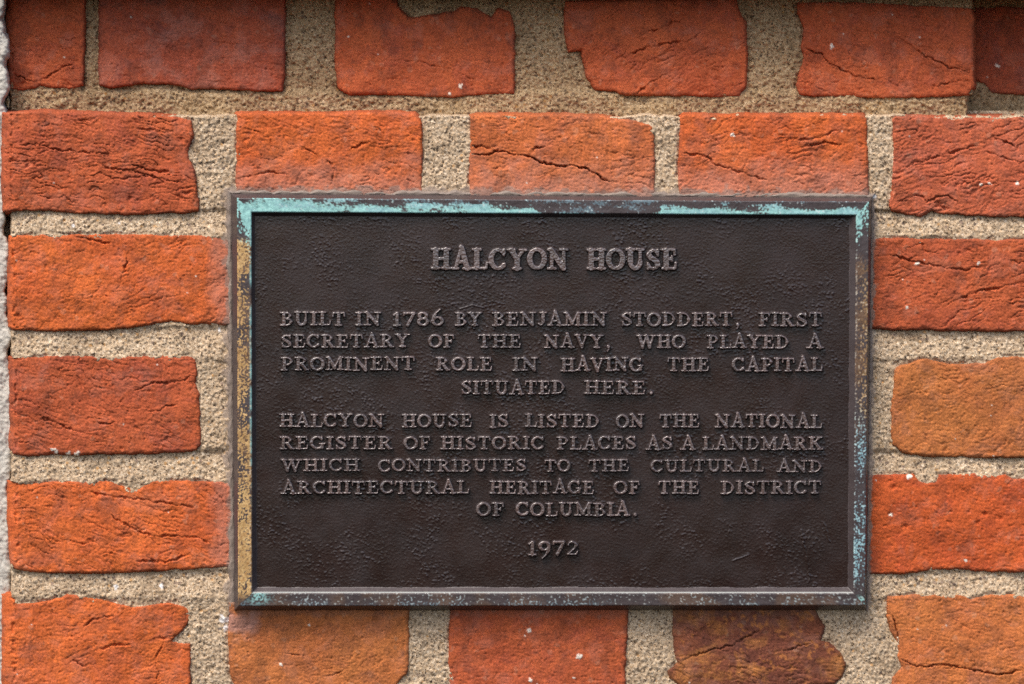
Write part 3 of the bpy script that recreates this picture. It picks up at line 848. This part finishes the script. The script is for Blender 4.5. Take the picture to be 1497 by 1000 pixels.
G = {
    'H': (1.0, stem(.24) + stem(.78) + [stroke(TN, (.24, .5), (.78, .5))]),
    'A': (.98, [stroke(TN, (.20, .05), (.50, 1.05)), stroke(TH, (.50, 1.06), (.80, .05)), stroke(TN, (.30, .36), (.70, .36)), serif(.18, lo, .16), serif(.80, lo, .18), stroke(.035, (.49, 1.04), (.47, 1.20))]),
    'L': (.82, stem(.26, False) + [stroke(SR, (.06, lo), (.74, lo)), stroke(SR, (.74, lo), (.78, .30))]),
    'C': (.90, [arc(.48, .5, .37, .45, 42, 318), stroke(SR, (.78, .96), (.77, .70)), stroke(.05, (.74, .18), (.82, .30))]),
    'Y': (.98, [stroke(TH, (.20, .94), (.50, .50)), stroke(TN, (.80, .94), (.50, .50)), stroke(TH, (.5, .5), (.5, .05)), serif(.5, lo), serif(.20, hi, .17), serif(.80, hi, .15)]),
    'O': (.96, [arc(.48, .5, .38, .45, 0, 360, 30)]),
    'N': (1.06, stem(.22, True, False, TN) + [stroke(TH, (.18, .95), (.82, .06)), stroke(TN, (.84, .95), (.84, .03)), serif(.84, hi, .17), stroke(SR, (.04, hi), (.24, hi))]),
    'U': (1.0, [stroke(TH, (.25, .94), (.25, .36)), [(a, b, TH - .02) for a, b, _ in arc(.51, .34, .26, .29, 180, 360, 12)], stroke(TN, (.77, .94), (.77, .34)), serif(.25, hi), serif(.77, hi, .16)]),
    'S': (.78, [[(.64, .76, TN), (.56, .90, TN), (.40, .95, TN), (.22, .88, .08), (.17, .73, TH), (.27, .59, TH), (.44, .50, TH), (.60, .38, TH), (.64, .24, TH), (.56, .09, .08), (.40, .05, TN), (.22, .10, TN), (.14, .25, TN)], stroke(SR, (.65, .96), (.65, .70)), stroke(SR, (.13, .04), (.13, .30))]),
    'E': (.84, stem(.26, False, False) + [stroke(SR, (.06, hi), (.70, hi)), stroke(SR, (.70, hi), (.71, .72)), stroke(TN, (.26, .51), (.56, .51)), stroke(SR, (.56, .40), (.56, .62)), stroke(SR, (.06, lo), (.73, lo)), stroke(SR, (.73, lo), (.77, .30))]),
    'B': (.86, stem(.26, False, False) + [stroke(SR, (.06, hi), (.30, hi)), stroke(SR, (.06, lo), (.30, lo)),
          [(.26, .95, TN), (.48, .95, TN), (.60, .88, .09), (.64, .75, TH), (.58, .60, .085), (.46, .53, TN), (.26, .53, TN)],
          [(.46, .53, TN), (.64, .45, .09), (.71, .29, TH), (.65, .13, .09), (.48, .05, TN), (.26, .05, TN)]]),
    'I': (.48, stem(.24)),
    'T': (.90, stem(.45, True, False) + [stroke(SR, (.10, hi), (.80, hi)), stroke(SR, (.10, hi), (.07, .70)), stroke(SR, (.80, hi), (.83, .70))]),
    'R': (.96, stem(.26, True, False) + [stroke(SR, (.06, hi), (.30, hi)), [(.26, .95, TN), (.48, .95, TN), (.62, .88, .09), (.67, .73, TH), (.60, .57, .085), (.46, .49, TN), (.26, .49, TN)],
          stroke(TH, (.48, .48), (.74, .08)), stroke(SR, (.74, lo), (.92, lo))]),
    'P': (.84, stem(.26, True, False) + [stroke(SR, (.06, hi), (.30, hi)), [(.26, .95, TN), (.50, .95, TN), (.65, .87, .09), (.70, .71, TH), (.64, .54, .085), (.50, .45, TN), (.26, .45, TN)]]),
    'D': (.98, stem(.26, False, False) + [stroke(SR, (.06, hi), (.30, hi)), stroke(SR, (.06, lo), (.30, lo)), [(.26, .95, TN), (.46, .95, TN), (.66, .87, .08), (.79, .68, .10), (.82, .5, TH), (.79, .32, .10), (.66, .13, .08), (.46, .05, TN), (.26, .05, TN)]]),
    'M': (1.18, stem(.22, True, False, TN) + stem(.96, True, False) + [stroke(TH, (.20, .95), (.58, .16)), stroke(TN, (.94, .95), (.58, .16)), stroke(SR, (.05, hi), (.24, hi)), stroke(SR, (.94, hi), (1.13, hi))]),
    'J': (.62, [[(.40, .94, TH), (.40, .30, TH), (.36, .12, .09), (.25, .04, .07), (.14, .08, .07)], serif(.40, hi), stroke(.09, (.13, .14), (.14, .15))]),
    'F': (.80, stem(.26, True, False) + [stroke(SR, (.06, hi), (.69, hi)), stroke(SR, (.69, hi), (.71, .72)), stroke(TN, (.26, .50), (.55, .50)), stroke(SR, (.55, .39), (.55, .61))]),
    'W': (1.34, [stroke(TH, (.18, .95), (.42, .05)), stroke(TN, (.42, .05), (.66, .93)), stroke(TH, (.66, .95), (.90, .05)), stroke(TN, (.90, .05), (1.16, .95)), serif(.18, hi, .16), serif(.66, hi, .14), serif(1.16, hi, .15)]),
    'V': (.98, [stroke(TH, (.18, .95), (.50, .05)), stroke(TN, (.50, .05), (.81, .95)), serif(.18, hi, .17), serif(.81, hi, .15)]),
    'K': (1.0, stem(.26) + [stroke(TN, (.80, .94), (.30, .45)), stroke(TH, (.44, .58), (.82, .06)), serif(.80, hi, .15), serif(.84, lo, .16)]),
    'G': (.98, [arc(.48, .5, .37, .45, 42, 335), stroke(SR, (.78, .96), (.77, .72)), stroke(TH - .01, (.79, .40), (.79, .12)), stroke(SR, (.62, .42), (.94, .42))]),
    '1': (.56, [stroke(TH, (.30, .05), (.30, .93)), serif(.30, lo), stroke(TN, (.30, .94), (.12, .82))]),
    '7': (.74, [stroke(TN + .01, (.10, .93), (.66, .93)), stroke(TH - .01, (.66, .92), (.30, .03)), stroke(SR, (.10, .95), (.09, .76))]),
    '8': (.78, [arc(.39, .73, .21, .21, 0, 360, 20), arc(.39, .28, .26, .24, 0, 360, 20)]),
    '6': (.80, [arc(.40, .33, .27, .28, 0, 360, 22), [(.15, .40, TH), (.20, .70, TH), (.34, .98, .09), (.56, 1.22, .07)]]),
    '9': (.80, [arc(.40, .66, .27, .28, 0, 360, 22), [(.66, .60, TH), (.62, .30, TH), (.48, .02, .09), (.26, -.24, .07)]]),
    '2': (.80, [[(.15, .72, .09), (.20, .88, .08), (.38, .95, TN + .01), (.56, .88, .09), (.61, .71, TH), (.52, .50, .10), (.32, .28, .08), (.14, .07, .07)], stroke(.08, (.12, .06), (.62, .06)), stroke(SR, (.62, .06), (.68, .26))]),
    ',': (.50, [stroke(.14, (.28, .10), (.29, .07)), [(.35, .06, .09), (.32, -.10, .08), (.20, -.26, .05)]]),
    '.': (.50, [stroke(.15, (.30, .10), (.30, .09))]),
}

H_LET = 6.8


def word_mesh(text, x0, x1, ytop, ybase, parent, seed):
    cap = ybase - ytop
    gap = .06
    adv = [G[ch][0] for ch in text]
    total = sum(adv) + gap * (len(text) - 1)
    kx = (x1 - x0) / (total * cap)
    s = .55
    gx0, gx1 = x0 - 4, x1 + 4
    gy0, gy1 = ytop - cap * .34, ybase + cap * .36
    x, y = np.meshgrid(np.arange(gx0, gx1, s), np.arange(gy0, gy1, s))
    D = np.full(x.shape, 9.0)
    rs = np.random.RandomState(seed)
    cx_ = x0
    wob = perlin(x / 5, y / 5, seed) * .35 + perlin(x / 2.4, y / 2.4, seed + 3) * .2
    for ch, a in zip(text, adv):
        w_px = a * cap * kx
        dy = rs.randn() * .35
        i0 = max(int((cx_ - 5 - gx0) / s), 0); i1 = int((cx_ + w_px + 5 - gx0) / s)
        xs, ys = x[:, i0:i1], y[:, i0:i1]
        for path in G[ch][1]:
            P = [(cx_ + p[0] * cap * kx, ybase + dy - p[1] * cap, p[2] * cap) for p in path]
            if len(P) == 1: P = P * 2
            for (ax, ay, aw), (bx, by, bw) in zip(P[:-1], P[1:]):
                ex, ey = bx - ax, by - ay
                t = np.clip(((xs - ax) * ex + (ys - ay) * ey) / max(ex * ex + ey * ey, 1e-9), 0, 1)
                d = np.hypot(xs - ax - t * ex, ys - ay - t * ey) - (aw + t * (bw - aw))
                D[:, i0:i1] = np.minimum(D[:, i0:i1], d)
        cx_ += w_px + gap * cap * kx
    D = D + wob
    f = sstep(1.35, -1.1, D)
    h = H_PANEL - 1.4 + f * (H_LET + 1.2) + np.where(D < 0, panel_relief(x, y) * .35 + perlin(x / 3, y / 3, seed + 7) * .25, 0)
    crown = sstep(.2, -.9, D)
    o = grid_mesh("word", x, y, h, D < 1.75, M_LETTER, None, {"crown": crown})
    o.parent = parent
    o.matrix_parent_inverse = Matrix.Translation(-Vector(parent.parent.location))
    return o


LINES = [
    ((364, 364.3), (394, 394.3), [("HALCYON", 630.3, 830.6), ("HOUSE", 858, 990)]),
    ((456.3, 457.4), (476, 477), [("BUILT", 409.3, 505.2), ("IN", 519.3, 557.7), ("1786", 573, 649.7), ("BY", 665, 704.4), ("BENJAMIN", 719.3, 887.5), ("STODDERT,", 908, 1083), ("FIRST", 1108.6, 1202.5)]),
    ((489, 490.5), (508, 509.6), [("SECRETARY", 410, 599), ("OF", 626, 665), ("THE", 698, 762), ("NAVY,", 795.6, 894), ("WHO", 931, 1002.6), ("PLAYED", 1033, 1154), ("A", 1179, 1203.5)]),
    ((522.2, 523.6), (541.6, 543), [("PROMINENT", 410, 607), ("ROLE", 637, 720), ("IN", 749, 787), ("HAVING", 819.6, 940.3), ("THE", 975.4, 1037), ("CAPITAL", 1070, 1202.6)]),
    ((556.4, 557.8), (576, 577), [("SITUATED", 673.6, 826.7), ("HERE.", 854, 957)]),
    ((605.4, 606.3), (624.2, 625.6), [("HALCYON", 408.4, 562), ("HOUSE", 587.4, 690.4), ("IS", 715.7, 743.7), ("LISTED", 767.6, 877), ("ON", 900.5, 942), ("THE", 964, 1023), ("NATIONAL", 1045.5, 1202)]),
    ((638.3, 639), (656.8, 658), [("REGISTER", 408.4, 574), ("OF", 590, 630), ("HISTORIC", 644, 796), ("PLACES", 813.5, 930.5), ("AS", 944.5, 983.8), ("A", 994.4, 1017), ("LANDMARK", 1026.7, 1202.6)]),
    ((671.4, 672.8), (689, 690), [("WHICH", 410.7, 526), ("CONTRIBUTES", 552.4, 770), ("TO", 795.6, 834), ("THE", 859.8, 920), ("CULTURAL", 951, 1117), ("AND", 1136, 1202.6)]),
    ((703.6, 703.8), (722, 722.7), [("ARCHITECTURAL", 411, 686), ("HERITAGE", 715.7, 868.7), ("OF", 896.8, 936), ("THE", 962, 1022.5), ("DISTRICT", 1053.4, 1201)]),
    ((735, 735.4), (754.4, 754.7), [("OF", 696.2, 737.5), ("COLUMBIA.", 753.8, 933)]),
    ((791.5, 791.5), (811.5, 811.5), [("1972", 771, 847)]),
]
sd_ = 900
for (t0, t1), (b0, b1), words in LINES:
    ln = bpy.data.objects.new("inscription_line", None)
    ln.empty_display_size = .01
    col.objects.link(ln)
    adopt(ln, plaque)
    ln.matrix_parent_inverse = Matrix.Identity(4)
    for (w, xa, xb) in words:
        f = ((xa + xb) / 2 - 410) / 793
        f = min(max(f, 0), 1)
        word_mesh(w, xa, xb, t0 + (t1 - t0) * f, b0 + (b1 - b0) * f, ln, sd_)
        sd_ += 7

# ------------------------------------------------------------------ sealant smeared round the plaque's back edge
def build_sealant():
    prof = [(-10, -12.0), (-8, -5), (-6, -1.0), (-4, 1.2), (-2.4, 1.8), (-1, 1.2), (1.5, .4)]
    wsc = {3: .95, 0: .9, 1: .45}
    Vs, Fs = [], []; base = 0
    c0 = OUT.mean(0)
    for side in (3, 0, 1):
        a, b = OUT[side], OUT[(side + 1) % 4]
        L = np.hypot(*(b - a)); n = int(L / 2)
        u = np.linspace(0, 1, n + 1)
        dirv = (b - a) / L; nrm = np.array([dirv[1], -dirv[0]])
        if np.dot(nrm, (a + b) / 2 - c0) < 0: nrm = -nrm
        px = a[0] + (b[0] - a[0]) * u; py = a[1] + (b[1] - a[1]) * u
        X, Y, Hh = [], [], []
        for off, hh in prof:
            o = -off * wsc[side]
            # corners: stretch the strip so that neighbours meet
            ext = o * (1 - 2 * u)
            wv = fbm(px, py, 24, 3, 951 + side) * 3.2 * (1 if off < -2 else 0)
            X.append(px + nrm[0] * (o + wv) - dirv[0] * ext * (1 if wsc[side] else 0)); Y.append(py + nrm[1] * (o + wv) - dirv[1] * ext)
            Hh.append(hh + fbm(px + off * 3, py, 14, 2, 961) * 1.1 * (off < 0))
        X, Y, Hh = map(np.array, (X, Y, Hh))
        V = pos(X, Y, Hh).reshape(-1, 3)
        idx = np.arange(V.shape[0]).reshape(len(prof), n + 1) + base
        A, Bq, Cq, D = idx[:-1, :-1], idx[1:, :-1], idx[1:, 1:], idx[:-1, 1:]
        Fs.append(np.stack([A, Bq, Cq, D], -1).reshape(-1, 4)); Vs.append(V); base += V.shape[0]
    o = link_mesh("sealant_bead", np.concatenate(Vs), np.concatenate(Fs), M_SEAL)
    adopt(o, plaque)


build_sealant()
